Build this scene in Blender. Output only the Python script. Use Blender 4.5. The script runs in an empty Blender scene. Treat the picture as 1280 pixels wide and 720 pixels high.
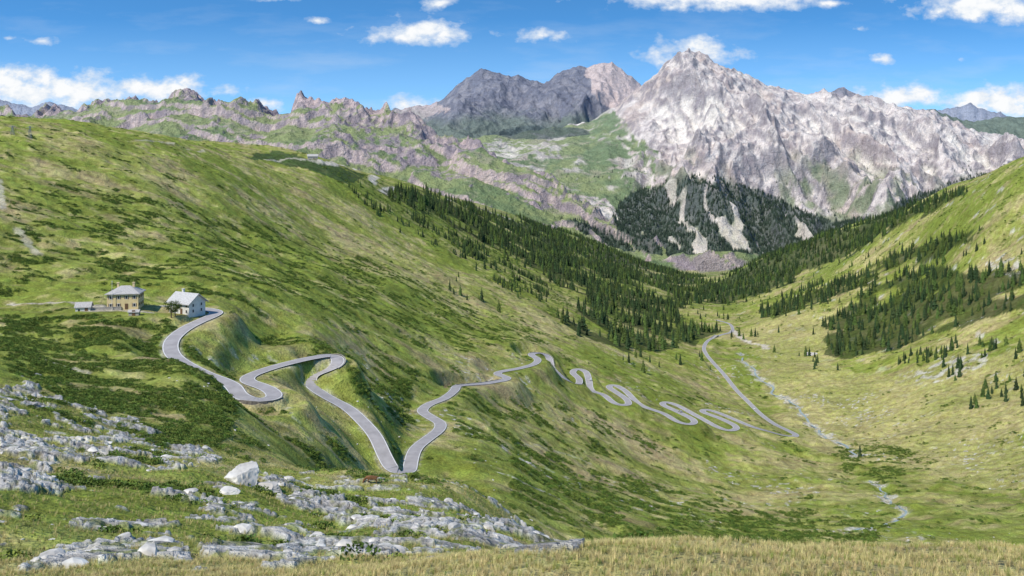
import bpy, bmesh, math, random, time
import numpy as np
from mathutils import Vector, Matrix
T0=time.time()
rng=np.random.default_rng(7); random.seed(7)
scn=bpy.context.scene
F=1108.5; HV=190.0      # focal length in px of a 1280 px wide frame, eye level row

# ------------------------------------------------------------------ noise
_perm=rng.permutation(256).astype(np.int32); _perm=np.concatenate([_perm,_perm])
_ang=rng.random(256)*2*np.pi; _gx=np.cos(_ang).astype(np.float32); _gy=np.sin(_ang).astype(np.float32)
def gn(x,y,seed=0):
    x=x+seed*17.31; y=y+seed*9.77
    fx=np.floor(x); fy=np.floor(y)
    ix=fx.astype(np.int32)&255; iy=fy.astype(np.int32)&255
    dx=(x-fx).astype(np.float32); dy=(y-fy).astype(np.float32)
    u=dx*dx*dx*(dx*(dx*6-15)+10); v=dy*dy*dy*(dy*(dy*6-15)+10)
    ix1=(ix+1)&255; iy1=(iy+1)&255
    def g(a,b,ax,ay):
        h=_perm[_perm[a]+b]; return _gx[h]*ax+_gy[h]*ay
    a=g(ix,iy,dx,dy); b=g(ix1,iy,dx-1,dy); c=g(ix,iy1,dx,dy-1); d=g(ix1,iy1,dx-1,dy-1)
    return (a+u*(b-a)+v*((c+u*(d-c))-(a+u*(b-a))))*1.5
def fbm(x,y,lam,octs=4,seed=0,gain=.5):
    o=0; a=1; t=0
    for i in range(octs):
        o=o+a*gn(x/lam,y/lam,seed+i); t+=a; a*=gain; lam*=.5
    return o/t
def ss(x,a,b):
    t=np.clip((x-a)/(b-a),0,1); return t*t*(3-2*t)

# ------------------------------------------------------------------ survey points (u, v, forward distance)
ctrl=[]
def C(*a): ctrl.extend(a)
# left hillside
C((-250,144,700),(0,163,750),(100,168,820),(200,176,950),(290,193,1150),(335,191,1300),(395,202,1350),(440,212,1500),(470,219,1750),(510,230,2050),(560,246,2400),(640,270,2800),(700,290,3150),(760,313,3500),(820,333,4000))
C((0,250,560),(-250,250,450),(-250,380,280),(0,330,440),(0,378,385),(100,300,520),(100,230,650),(200,250,680),(200,330,500),(300,300,700),(300,240,880),(300,365,440),(400,300,900),(400,240,1150),(400,400,460),(500,300,1150),(500,350,850),(500,400,630),(500,440,530),(600,350,1100),(600,300,1700),(600,420,770),(700,380,1200),(700,420,950),(700,340,1800),(800,400,1450),(800,440,1100),(860,400,1700),(800,355,2300),(700,315,2500),(620,282,2200),(860,450,1130),(800,470,880),(870,495,930))
C((480,500,398),(497,530,376),(450,480,412),(460,455,455),(278,432,336),(300,448,345),(300,410,376),(345,425,400))
C((0,200,1500),(-250,200,1500),(200,212,1900),(330,222,2100),(0,215,2500),(0,232,4200),(-400,232,4200),(200,245,4200),(400,262,4200),(550,285,4200),(700,318,4200),(870,337,4300))
# right hillside
C((1280,215,1500),(1280,300,1250),(1280,380,1050),(1280,470,850),(1280,560,650),(1280,650,450),(1500,200,1100),(1500,350,800),(1500,550,500),
  (1200,242,1750),(1200,300,1450),(1150,420,1150),(1150,345,1500),(1130,270,2000),(1050,440,1230),(1050,380,1550),(1050,320,2250),(1050,292,2500),(950,430,1380),(950,385,1850),(960,323,3000),(900,351,3000),(880,375,2300),(872,346,3600),(1000,308,2800),
  (1280,262,2600),(1500,262,2600),(1130,300,3300),(1280,300,4200),(1500,300,4200),(1100,325,4200),(980,338,4200))
# valley and lower slopes
C((600,590,318),(600,540,410),(700,540,545),(700,600,410),(800,560,620),(800,620,455),(900,580,650),(900,640,470),(1000,600,620),(1000,650,475),(1100,560,750),(1100,500,950),(1200,600,600),(1200,655,440),(1180,500,850),(1010,480,1060),(700,645,310),(900,672,360),(1100,672,390),(1280,678,380),(800,665,330))
# foreground
C((0,700,45),(0,650,62),(0,600,88),(0,550,122),(0,505,162),(0,450,235),(0,410,315),(100,600,100),(100,545,150),(100,470,245),(100,420,310),(120,396,343),(200,530,205),(200,452,272),(226,447,278),(247,456,271),(266,467,262),(250,495,238),(150,660,68),(300,590,130),(300,640,90),(300,690,52),(300,545,215),(320,523,248),
  (400,640,108),(400,690,66),(400,605,155),(400,560,262),(400,520,300),(450,592,190),(450,650,240),(500,650,110),(500,598,195),(500,640,245),(600,655,112),(600,615,180),(600,640,240),(600,690,62),(700,682,92),(700,720,150),(700,700,230),(550,700,50),(640,700,44),
  (800,687,38),(900,688,35),(1000,689,34),(1150,692,36),(1280,693,40),(1500,690,45),(800,800,70),(1000,820,75),(1280,820,80),(800,760,150),(1000,790,150),(1280,790,160),(900,720,260),(1200,720,270),
  (0,722,37),(300,722,33),(640,722,21),(1000,722,20),(1280,722,21),(-250,722,40),(-250,550,100))
for u in (-300,0,300,640,1000,1280,1600):
    C((u,HV+1.0*F,2),(u,HV+.72*F,5.5),(u,HV+.57*F,12))

main_road=[(150,386,368),(185,384,378),(215,384,382),(245,386,378),(262,386,374),(271,388,369),(266,394,362),(248,402,353),(230,412,343),(216,424,330),(213,434,319),(219,444,312),(235,458,307),(255,470,302),(272,475,299),(286,476,296),(294,483,292),(297,492,287),(305,499,284),(320,502,283),(335,501,286),(343,495,291),(339,488,300),(325,482,310),(312,477,318),(309,473,326),(320,466,337),(345,459,350),(375,450,361),(400,444,369),(415,443,373),(423,447,370),(419,455,363),(403,462,361),(388,470,359),(386,479,356),(396,489,352),(415,500,349),(435,511,346),(455,528,338),(470,546,330),(480,564,322),(487,580,317),(493,597,314),(503,602,315),(511,592,321),(514,575,334),(520,560,350),(533,549,366),(548,538,387),(550,529,403),(538,521,417),(528,514,432),(535,506,448),(556,497,468),(568,488,497),(572,482,520),(590,481,538),(615,478,556),(634,473,577),(622,466,606),(650,460,632),(668,455,655),(672,449,675),(664,443,695),(674,440,710),(686,444,709),(688,454,700),(697,466,696),(708,477,694),(721,483,698),(724,474,722),(716,466,746),(721,461,760),(732,464,753),(736,475,732),(739,486,712),(754,494,709),(770,505,697),(784,507,700),(784,500,716),(770,490,745),(761,484,766),(768,481,773),(781,488,758),(800,505,725),(830,517,716),(848,528,706),(864,531,707),(867,525,722),(848,515,746),(829,506,768),(832,502,779),(847,507,772),(872,520,750),(898,534,732),(914,539,730),(920,533,745),(900,523,772),(879,515,792),(882,511,802),(898,516,797),(938,532,777),(965,540,777),(985,546,783),(995,544,796),(985,538,828),(968,530,880),(950,517,940),(935,502,990),(920,487,1045),(905,468,1120),(893,455,1185),(883,443,1255),(880,434,1320),(886,425,1400),(900,419,1470),(915,414,1540),(912,405,1640),(895,400,1700)]
for i,p in enumerate(main_road):
    if i%3==0 or p[2]<460: C(p)

ca=np.array(ctrl,float)
cs=(ca[:,0]-640)/F; ct=(HV-ca[:,1])/F; cl=np.log(ca[:,2])
SX=2.2
P=np.stack([cs*SX,cl],1)
def kern(r2): return np.where(r2>1e-12,.5*r2*np.log(r2+1e-12),0)
n=len(P)
d2=((P[:,None]-P[None])**2).sum(2)
A=np.zeros((n+3,n+3)); A[:n,:n]=kern(d2)+np.eye(n)*4e-4
A[:n,n]=1; A[:n,n+1:]=P; A[n,:n]=1; A[n+1:,:n]=P.T
sol=np.linalg.solve(A,np.concatenate([ct,[0,0,0]]))
# ------------------------------------------------------------------ grid
SM=0.72; ds=.00138
S=np.arange(-SM,SM+1e-6,ds)
segs=[(2,100,.012),(100,300,.006),(300,1300,.0035),(1300,4200,.0065),(4200,10500,.0021),(10500,16500,.012)]
Lr=[]
for a,b,st_ in segs:
    m=int(round(math.log(b/a)/st_)); Lr+=list(np.linspace(math.log(a),math.log(b),m,endpoint=False))
Lr=np.array(Lr+[math.log(16500)])
NR,NC=len(Lr),len(S)
Yr=np.exp(Lr)
cS=np.linspace(-SM-.01,SM+.01,300); cL=np.linspace(Lr[0]-.01,math.log(4350),420)
coarse=np.zeros((len(cL),len(cS)))
for i,l in enumerate(cL):
    q=np.stack([cS*SX,np.full_like(cS,l)],1)
    r2=((q[:,None]-P[None])**2).sum(2)
    coarse[i]=kern(r2)@sol[:n]+sol[n]+q@sol[n+1:]
def bil(G,fi,fj):
    i=np.clip(np.floor(fi).astype(int),0,G.shape[0]-2); j=np.clip(np.floor(fj).astype(int),0,G.shape[1]-2)
    a=np.clip(fi-i,0,1); b=np.clip(fj-j,0,1)
    return (G[i,j]*(1-a)*(1-b)+G[i+1,j]*a*(1-b)+G[i,j+1]*(1-a)*b+G[i+1,j+1]*a*b)
Lc=np.minimum(Lr,math.log(4300))
fi=(Lc-cL[0])/(cL[1]-cL[0]); fj=(S-cS[0])/(cS[1]-cS[0])
FI,FJ=np.meshgrid(fi,fj,indexing='ij')
Tm=bil(coarse,FI,FJ)
Y=np.repeat(Yr[:,None],NC,1); X=Y*S[None,:]
Z=Tm*np.minimum(Y,4300)-np.maximum(Y-4300,0)*.12
U=640+F*np.repeat(S[None,:],NR,0)
print('base',time.time()-T0)

def octave(lam,amp,seed,cl=.006):
    return gn(X/lam,Y/lam,seed)*np.minimum(amp,cl*Y)
near=(Y<4600)
und=octave(170,4,1,.004)+octave(75,2.6,2,.004)+octave(32,2.0,3,.004)+octave(14,1.25,4,.004)+octave(6,.55,5,.005)+octave(2.5,.18,6)
und+=np.where(Y<1600,gn(X/26+gn(X/60,Y/60,9)*.7,Y/9,8)*np.minimum(.9,.003*Y),0)
und+=gn(X/420,Y/420,12)*np.clip((Y-900)/2000,0,1)*18
rgt=ss(X,330,620)*ss(Y,500,900)
und+=rgt*(gn(X/120,Y/150,14)*7+gn(X/48,Y/60,15)*3.2+gn(X/20,Y/24,16)*1.2)
Z=Z+und*np.where(near,1,.5)

# ------------------------------------------------------------------ mountain masses
def tab(pts,k):
    a=np.array(pts,float); return np.interp(U[0],a[:,0],a[:,k])
def gsm(a,sig):
    k=int(sig*3); g=np.exp(-.5*(np.arange(-k,k+1)/sig)**2); g/=g.sum(); return np.convolve(np.pad(a,(k,k),mode='edge'),g,'valid')
def rmf(x,y,lam,octs,seed,gain=.52):
    s=0; w=1.; a=1.; t=0
    for i in range(octs):
        q=1-np.abs(gn(x/lam,y/lam,seed+i*3))*1.5; q=np.clip(q,0,1); q=q*q
        s=s+a*q*w; t+=a; w=np.clip(q*1.7,.15,1); a*=gain; lam*=.5
        x,y=x*.92+y*.39,y*.92-x*.39
    return s/t
far_rows=Yr>4100
r0=int(np.argmax(far_rows)); XF=X[r0:]; YF=Y[r0:]
wx=XF+fbm(XF,YF,1100,4,31)*340; wy=YF+fbm(XF,YF,1100,4,37)*380
def padf(a): 
    o=np.zeros((NR,NC),np.float32); o[r0:]=a; return o
Rbig=padf(rmf(wx-YF*.18,wy*.36,1150,3,41)); Rmed=padf(rmf(wx+300+YF*.1,wy*.42,400,3,61)); Rsm=padf(rmf(XF+wx*.3,YF*.55+wy*.2,130,3,81))
def mass(crest,foot,amp,jag,pexp=1.0,seed=0,back=.55,front=.35,sg=32,ampu=None):
    vc,dc=tab(crest,1),tab(crest,2); vf,df=tab(foot,1),tab(foot,2)
    u=U[0]
    vcd=vc+jag*(gn(u/22,u*0+seed,3)*1.0+gn(u/9,u*0+seed,5)*.7)
    vs_=gsm(vc,sg)
    zc=(HV-vcd)/F*dc; zs_=(HV-vs_)/F*dc; zf=(HV-vf)/F*df
    w=(Y-df)/(dc-df)
    wc=np.clip(w,0,1)
    pk=np.exp(-((w-1)/.16)**2)
    z=zf+(zs_-zf)*wc**pexp+(zc-zs_)*pk - np.maximum(Y-dc,0)*back - np.maximum(df-Y,0)*front
    e=np.clip(w*3.2,0,1)*(.14+.86*np.clip(np.abs(w-1)*3.0,0,1))
    e2=np.clip(w*5,0,1)*(.36+.64*np.clip(np.abs(w-1)*4,0,1))
    e3=np.clip(w*6,0,1)*(.6+.4*np.clip(np.abs(w-1)*6,0,1))
    if ampu is not None: amp=amp*ampu
    z=z+amp*(420*(Rbig-.42)*e+175*(Rmed-.42)*e2+54*(Rsm-.42)*e3)
    return z,w
M=[]
u_=U[0]
M.append(mass([(-300,130,6500),(0,145,6500),(60,138,6300),(100,142,6200),(135,127,6200),(170,125,6100),(208,128,6000),(222,111,6000),(235,108,6000),(262,118,6000),(300,131,5900),(335,140,5900),(362,139,5800),(371,123,5800),(388,126,5800),(405,123,5700),(450,131,5700),(500,143,5600),(540,158,5500),(620,188,5300),(680,222,5000),(740,262,4800),(800,300,4600),(860,334,4500),(1500,345,4400)],
   [(-300,220,4250),(0,222,4250),(300,240,4250),(500,266,4250),(700,312,4250),(860,340,4200),(1500,380,4200)],.24,2.4,1.0,11,sg=45))
M.append(mass([(300,190,9500),(420,165,9500),(480,143,9500),(520,131,9500),(545,127,9500),(575,103,9500),(588,95,9500),(602,84,9500),(618,93,9500),(650,97,9500),(680,104,9500),(700,93,9500),(722,82,9500),(735,85,9500),(748,79,9500),(765,79,9500),(785,95,9500),(800,106,9500),(830,120,9500),(870,150,9500),(1500,200,9500)],
   [(300,200,7300),(600,180,7300),(700,190,7300),(800,240,7300),(1500,260,7300)],.62,1.8,1.0,23))
M.append(mass([(-300,240,6000),(400,215,6100),(480,180,6300),(560,172,6500),(640,167,6700),(700,159,6900),(740,149,7000),(770,132,7000),(800,106,7000),(822,90,7000),(835,77,7000),(848,66,7000),(860,60,7000),(872,66,7000),(885,75,7000),(905,80,7000),(925,84,7000),(950,96,7000),(985,108,7000),(1010,112,7000),(1040,117,7000),(1080,122,7000),(1130,132,7000),(1160,136,7000),(1185,146,7000),(1210,155,7000),(1250,168,7000),(1290,178,7000),(1500,215,7000)],
   [(-300,320,4400),(560,300,4450),(700,308,4450),(800,327,4450),(860,334,4450),(900,336,4450),(1000,345,4450),(1100,350,4450),(1500,340,4450)],1.0,2.6,1.05,37,sg=24,ampu=.16+.70*ss(u_,740,850)))
M.append(mass([(-300,240,9400),(900,160,9400),(1000,127,9400),(1030,119,9400),(1055,108,9400),(1078,121,9400),(1100,130,9400),(1140,137,9400),(1165,134,9400),(1190,145,9400),(1215,151,9400),(1250,147,9400),(1290,145,9400),(1500,140,9400)],
   [(-300,280,8000),(1500,215,8000)],.45,1.8,1.0,53))
M.append(mass([(-300,118,14000),(0,124,14000),(40,131,14000),(62,125,14000),(110,137,14000),(300,150,14000),(1000,150,14000),(1120,146,14000),(1180,138,14000),(1212,129,14000),(1238,138,14000),(1275,147,14000),(1500,140,14000)],
   [(-300,200,12300),(1500,200,12300)],.5,1.5,1.0,71))
# crag bands breaking the green flank of the left-hand ridge
zb,wb=M[0]
band=ss(wb+fbm(X,Y,500,3,91)*.3,.74,.9)
zb=zb+np.where(Y>4100,(Rmed-.4)*80*band+(Rsm-.4)*42*band,0)
stn=fbm(X*.7+Y*.7,Y,600,3,95)
step_=ss(stn,.02,.09)
step2=ss(fbm(X*.6+Y*.8,Y*1.1,380,3,97),.0,.06)
M[0]=(zb+(step_*44+step2*26)*np.clip(wb*4,0,1)*np.clip((1-wb)*4,0,1),wb)
stack=np.stack([Z]+[m[0] for m in M]); mid=np.argmax(stack,0)
mid[Y<4150]=0
Zm=stack.max(0); Z=np.where(Y<4150,Z,Zm)
w1,w2,w3=M[0][1],M[1][1],M[2][1]
del stack
print('mass',time.time()-T0)

# ------------------------------------------------------------------ roads: corridor grading
def catmull(pts,step):
    p=np.array([((u-640)/F*d,d,(HV-v)/F*d) for u,v,d in pts])
    p=np.vstack([2*p[0]-p[1],p,2*p[-1]-p[-2]]); out=[]
    for i in range(1,len(p)-2):
        a,b,c,e=p[i-1:i+3]; k=max(2,int(np.linalg.norm(c-b)/step))
        t=np.linspace(0,1,k,endpoint=False)[:,None]
        out.append(.5*((2*b)+(c-a)*t+(2*a-5*b+4*c-e)*t**2+(3*b-a-3*c+e)*t**3))
    return np.vstack(out+[p[-2:-1]])
def resample(p,step):
    dd=np.concatenate([[0],np.cumsum(np.linalg.norm(np.diff(p[:,:2],axis=0),axis=1))])
    m=max(2,int(dd[-1]/step)); q=np.linspace(0,dd[-1],m)
    return np.stack([np.interp(q,dd,p[:,k]) for k in range(3)],1)
def smooth(a,k):
    ker=np.ones(k)/k; pad=np.pad(a,(k//2,k//2),mode='edge'); return np.convolve(pad,ker,'valid')[:len(a)]
def line_dist(Pts,R):
    D=np.full((NR,NC),1e9,np.float32); SW=np.zeros((NR,NC)); SZ=np.zeros((NR,NC))
    for p in Pts:
        x,y,z=p
        i0=np.searchsorted(Yr,y-R); i1=np.searchsorted(Yr,y+R)+1
        s=x/y; dsx=(R+abs(s)*R)/max(y-R,5)
        j0=max(0,int((s-dsx+SM)/ds)); j1=min(NC,int((s+dsx+SM)/ds)+2)
        if i1<=i0 or j1<=j0: continue
        dd=np.hypot(X[i0:i1,j0:j1]-x,Y[i0:i1,j0:j1]-y)
        D[i0:i1,j0:j1]=np.minimum(D[i0:i1,j0:j1],dd)
        wq=1/(dd*dd+.6)**2; SW[i0:i1,j0:j1]+=wq; SZ[i0:i1,j0:j1]+=wq*z
    return D,SZ/np.maximum(SW,1e-12)
road=catmull(main_road,1.5); road=resample(road,1.6)
road[:,0]=smooth(road[:,0],5); road[:,1]=smooth(road[:,1],5); road[:,2]=smooth(road[:,2],21)
RW=5.6
Dr,Rz=line_dist(road,26)
rowstep=np.gradient(Yr)[:,None]
flat=RW/2+.8+np.maximum(rowstep*.8,.3)
wgt=1-ss(Dr,flat,flat+14)
Z=Z*(1-wgt)+(Rz-.35)*wgt
def near_idx(u,v,d):
    q=np.array([(u-640)/F*d,d]); return int(np.argmin(np.hypot(road[:,0]-q[0],road[:,1]-q[1])))
tan=np.gradient(road,axis=0); tan[:,2]=0; tan/=np.linalg.norm(tan,axis=1)[:,None]
nrm=np.stack([-tan[:,1],tan[:,0],0*tan[:,0]],1)   # left of travel
walls=[((297,492,287),(343,495,291),2.6),((400,444,369),(419,455,363),2.2),((572,482,520),(634,473,577),2.6),((664,443,695),(688,454,700),2.5)]
wall_runs=[]
for a,b,h in walls:
    i0,i1=sorted((near_idx(*a),near_idx(*b)))
    mid_=road[(i0+i1)//2]; chord=(road[i0]+road[i1])/2
    o=mid_-chord; side=1 if np.dot(o,nrm[(i0+i1)//2])>0 else -1
    wall_runs.append((i0,i1,side,h))
def carve(i0,i1,side,h):
    q=road[i0:i1+1]+nrm[i0:i1+1]*side*(RW/2+5.5)
    D,RZ=line_dist(q,12)
    w=(1-ss(D,2.5,9))*ss(Dr,RW/2+.6,RW/2+2.4)
    global Z
    Z=np.where(D<12,Z+np.minimum(0,(RZ-h)-Z)*w,Z)
for r in wall_runs: carve(*r)
def PX(u,v,d): return np.array([(u-640)/F*d,d,(HV-v)/F*d])
pads=[(PX(157,384,362),11),(PX(234,390,364),10),(PX(105,391,355),6),(PX(128,385,360),8),(PX(168,394,350),3.5),(PX(1015,447,1250),9),(PX(391,199,1350),10)]
for p,r in pads:
    D=np.hypot(X-p[0],Y-p[1]); w=(1-ss(D,r,r+12))*(ss(Dr,flat,flat+4)); Z=Z*(1-w)+(p[2])*w
print('roads',time.time()-T0)

V=HV-F*Z/Y
# ------------------------------------------------------------------ masks
jx=fbm(X,Y,60,4,101); jx2=fbm(X,Y,60,4,131)
farj=fbm(X,Y,420,5,151); farj2=fbm(X,Y,420,5,171)
def inpoly(poly,amp=8,y0=0,y1=1e9,soft=None):
    pu=np.array([p[0] for p in poly],float); pv=np.array([p[1] for p in poly],float)
    m=(U>pu.min()-2*amp)&(U<pu.max()+2*amp)&(V>pv.min()-2*amp)&(V<pv.max()+2*amp)&(Y>=y0)&(Y<=y1)
    idx=np.nonzero(m)
    far=Y[idx]>2500
    a=U[idx]+amp*np.where(far,farj[idx],jx[idx])*2; b=V[idx]+amp*np.where(far,farj2[idx],jx2[idx])
    c=np.zeros(len(a),bool)
    k=len(pu)
    for i in range(k):
        x0,y0_,x1,y1_=pu[i-1],pv[i-1],pu[i],pv[i]
        if y0_==y1_: continue
        cr=((y0_>b)!=(y1_>b))&(a<(x1-x0)*(b-y0_)/(y1_-y0_)+x0)
        c^=cr
    out=np.zeros((NR,NC),np.float32); out[idx]=c
    return out
rn=fbm(X,Y,7,4,201)
rn2=fbm(X*1.0+Y*.4,Y*.8,16,3,211)
rockA_=inpoly([(215,642),(300,626),(420,622),(520,626),(620,648),(735,678),(720,690),(560,690),(380,702),(250,692),(300,665)],12,0,190)
rockB_=np.maximum.reduce([
 inpoly([(0,662),(100,658),(230,678),(245,705),(80,702),(0,698)],8,0,120),
 inpoly([(0,485),(40,470),(80,505),(150,515),(270,560),(280,578),(200,590),(110,575),(40,600),(0,610)],9,0,240),
 inpoly([(200,600),(270,600),(300,618),(210,622)],8,0,240),
 inpoly([(350,604),(400,600),(560,604),(640,604),(650,610),(500,616),(400,614)],6,0,300)*.8,
 inpoly([(0,596),(70,596),(80,616),(0,622)],6,0,240)])
rockC_=inpoly([(-20,600),(300,590),(500,600),(640,620),(760,660),(770,700),(500,712),(100,730),(-20,720)],14,30,230)
rock=np.maximum.reduce([rockA_,rockB_,rockC_*.5])
rk=np.maximum.reduce([rockA_*ss(rn*1.2+rn2*.8,-.02,.06),rockB_*ss(rn*1.2+rn2,.05,.13),rockC_*ss(rn*1.2+rn2*.8,.34,.42)])
bench=np.round((rn2*1.2+gn(X/6,Y/4.5,225)*.8)*2.0)/2.0
joint=ss(np.abs(gn(X/3.0+Y/7,Y/2.4,221)),.0,.09)*ss(np.abs(gn(X/6+Y/5,Y/3-X/9,222)),.0,.05)
blk=gn(X/2.1,Y/1.7,223)
Z=Z+rk*(.16+.55*bench.clip(-.5,1.0)+.28*joint+.22*blk)*np.clip(Y/90,.4,1.0)
scat=ss(fbm(X,Y,90,3,231),.08,.36)*ss(fbm(X,Y,5,2,233),.26,.38)*((Y<1300)&(Y>60))*ss(V,395,500)
scat=np.maximum(scat,.9*inpoly([(1120,470),(1230,440),(1235,452),(1150,482)],8,500,1500)*ss(fbm(X,Y,14,3,235),-.05,.2))
scat=np.maximum(scat,.9*inpoly([(1230,330),(1280,320),(1280,345),(1240,345)],8,500,1900)*ss(fbm(X,Y,18,3,235),-.05,.15))
scat=np.maximum(scat,.8*rgt*ss(fbm(X,Y,26,4,237),.34,.44)*(Y<2200))
scat*=(Dr>6)

# woods
fL=inpoly([(470,238),(520,240),(600,262),(680,283),(760,308),(840,335),(885,352),(895,372),(860,380),(850,398),(905,418),(912,436),(880,438),(852,428),(838,440),(780,436),(720,420),(700,402),(716,386),(738,372),(690,350),(640,318),(590,296),(540,270)],11,850,4300)
fLs=inpoly([(430,228),(470,240),(520,270),(600,310),(680,352),(700,380),(640,370),(560,320),(500,285),(440,250)],12,850,3000)
fR1=inpoly([(868,362),(905,348),(960,318),(1040,290),(1130,262),(1215,235),(1180,258),(1120,285),(1060,318),(1000,345),(950,372),(900,380)],9,1000,4300)
fR2=inpoly([(945,388),(1000,366),(1060,345),(1110,322),(1170,300),(1235,284),(1220,302),(1150,330),(1080,358),(1010,385),(960,398)],8,900,3000)
fR3=inpoly([(1030,446),(1032,405),(1075,372),(1120,348),(1165,332),(1210,340),(1280,338),(1330,340),(1330,385),(1280,388),(1200,408),(1120,436),(1060,450)],9,700,2400)
fR4=inpoly([(1130,440),(1200,425),(1200,450),(1130,462)],9,700,1500)
fFp=inpoly([(765,262),(800,238),(850,220),(900,218),(950,232),(1000,262),(1050,278),(1100,268),(1150,240),(1230,215),(1330,225),(1330,345),(900,328),(845,322),(800,312),(770,290)],9,4350,6600)
fF2=inpoly([(700,275),(760,290),(800,315),(770,312),(720,292)],8,4150,5600)
fM2=inpoly([(610,168),(660,158),(720,160),(740,168),(700,172),(640,176)],5,6500,9000)
clear=ss(fbm(X,Y,120,3,241),-.25,-.05)
wXX=X+fbm(X,Y,400,3,255)*120
screeN=gn(wXX/80,Y/1100,251)+.30*gn(wXX/45,Y/300,253)
fF=fFp*(screeN<.46)*ss(V+farj*45,210,240)
fL=fL*clear; fR3=fR3*ss(fbm(X,Y,90,3,243),-.42,-.3); fR2=fR2*ss(fbm(X,Y,80,3,245),-.3,-.1)
fF2=fF2*(fbm(X,Y,150,3,247)>.0)
forest=np.maximum.reduce([fL,fR1,fR2,fR3,fF,fF2])
forest*=(Dr>12)

# ------------------------------------------------------------------ painted lines (tracks, gravel, stream)
def surface_point(u,v,y0=None,y1=None):
    j=int(np.clip(round(((u-640)/F+SM)/ds),0,NC-1)); col=V[:,j]
    lo=0 if y0 is None else np.searchsorted(Yr,y0); hi=NR-1 if y1 is None else np.searchsorted(Yr,y1)
    k=[i for i in range(lo,hi) if col[i]<=v]
    i=k[0] if k else lo+int(np.argmin(np.abs(col[lo:hi]-v)))
    return np.array([X[i,j],Y[i,j],Z[i,j]])
def px_line(pts,step,y0=None,y1=None,k=5):
    q=np.array([surface_point(u,v,y0,y1) for u,v in pts])
    q=resample(q,step)
    for c in range(3): q[:,c]=smooth(q[:,c],k)
    return q
tracks=[(px_line([(12,381),(40,379),(75,378),(105,381),(130,385),(155,389),(190,391)],2,250,420),2.4,.9),
 (px_line([(22,285),(30,298),(42,312),(50,320)],3,250,800),3.0,.55),
 (px_line([(0,225),(1,245),(4,262)],3,300,900),2.5,.6),
 (px_line([(465,228),(470,220),(464,214),(445,210),(420,205),(400,201)],6,1200,1900),8,1.),
 (px_line([(478,241),(494,235)],5,1200,2400),8,1.),
 (px_line([(330,200),(360,198),(400,201)],6,1000,1700),4,.6),
 (px_line([(915,414),(932,428),(955,432),(958,438)],6,1200,2000),5,.9),
 (px_line([(620,590),(650,602),(690,618),(730,640)],2,280,520),1.2,.6),
 (px_line([(45,448),(80,458),(115,468)],2,150,420),1.2,.6),
 (px_line([(255,188),(215,180),(170,176)],3,700,1100),2.5,.5),
 (px_line([(560,250),(590,258),(640,275)],8,1800,3300),7,.7),
 (px_line([(655,556),(700,566),(740,580)],2,380,800),1.2,.35)]
stream_px=[(925,440),(930,452),(944,462),(950,474),(966,482),(964,492),(984,497),(1000,510),(1008,524),(1022,534),(1036,548),(1056,556),(1072,570)]
stream=px_line(stream_px,4,560,1500,5)
stream2=px_line([(1085,600),(1102,612),(1112,626),(1132,638),(1112,650),(1096,656),(1066,661)],2,380,800,3)
trackm=np.zeros((NR,NC),np.float32)
for q,wd,st_ in tracks:
    D,_=line_dist(q,wd*3)
    e=np.maximum(wd/2,rowstep*.4)
    trackm=np.maximum(trackm,(1-ss(D+fbm(X,Y,6,2,261)*wd*.7,e,e+wd*.6))*st_)
Ds,_=line_dist(stream,50); Ds2,_=line_dist(stream2,30)
gn_=fbm(X,Y,16,4,271)
gravel=np.maximum(1-ss(Ds+gn_*16,1.5,6.0),(1-ss(Ds2+gn_*9,1.0,4)))
gravel*=ss(fbm(X,Y,30,3,273),-.35,0)
w=np.maximum(1-ss(Ds,2,9),1-ss(Ds2,2,7)); Z-=w*1.1
terr=(1-ss(np.hypot(X-pads[3][0][0],Y-pads[3][0][1])+gn_*3,7,10))
trackm=np.maximum(trackm,terr*.9)

zs=np.gradient(Z,axis=1)/ds; zx=zs/Y
zl=np.gradient(Z,axis=0)/np.gradient(Lr)[:,None]; zy=zl/Y-S[None,:]*zx
slope=np.hypot(zx,zy)

# ------------------------------------------------------------------ albedo
def c3(r,g,b): return np.array([r,g,b],np.float32)
def mix(a,b,m): return a*(1-m[...,None])+b*m[...,None]
n1=fbm(X,Y,260,4,301); n2=fbm(X,Y,55,4,303); n3=fbm(X,Y,11,3,305); n4=fbm(X,Y,3.2,2,307)
ones=np.ones((NR,NC),np.float32)
col=mix(c3(.195,.24,.040)*ones[...,None],c3(.34,.34,.095),ss(n1*.7+n2*.5+n3*.25,-.26,.34))
col=mix(col,c3(.46,.385,.185),ss(n2+n3*.9+n1*.5,.02,.48)*.7)
col=mix(col,c3(.33,.245,.14),ss(fbm(X*.8,Y*1.6,46,5,319)+n1*.3,.06,.40)*.55*(Y<3500))
dry=np.clip((1-ss(Y,40,75))*ss(U,-200,500)+ .65*ss(U,860,1000)*(1-ss(np.abs(V-560),60,120))*(Y<1500)*ss(n2+n3,-.4,.3)+.6*inpoly([(930,400),(1060,380),(1030,450),(1100,470),(1280,430),(1280,620),(1000,560),(940,440)],20,500,2200),0,1)
col=mix(col,mix(c3(.47,.40,.19)*ones[...,None],c3(.34,.32,.10),ss(n3+n4,-.4,.4)),dry*.8)
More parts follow.
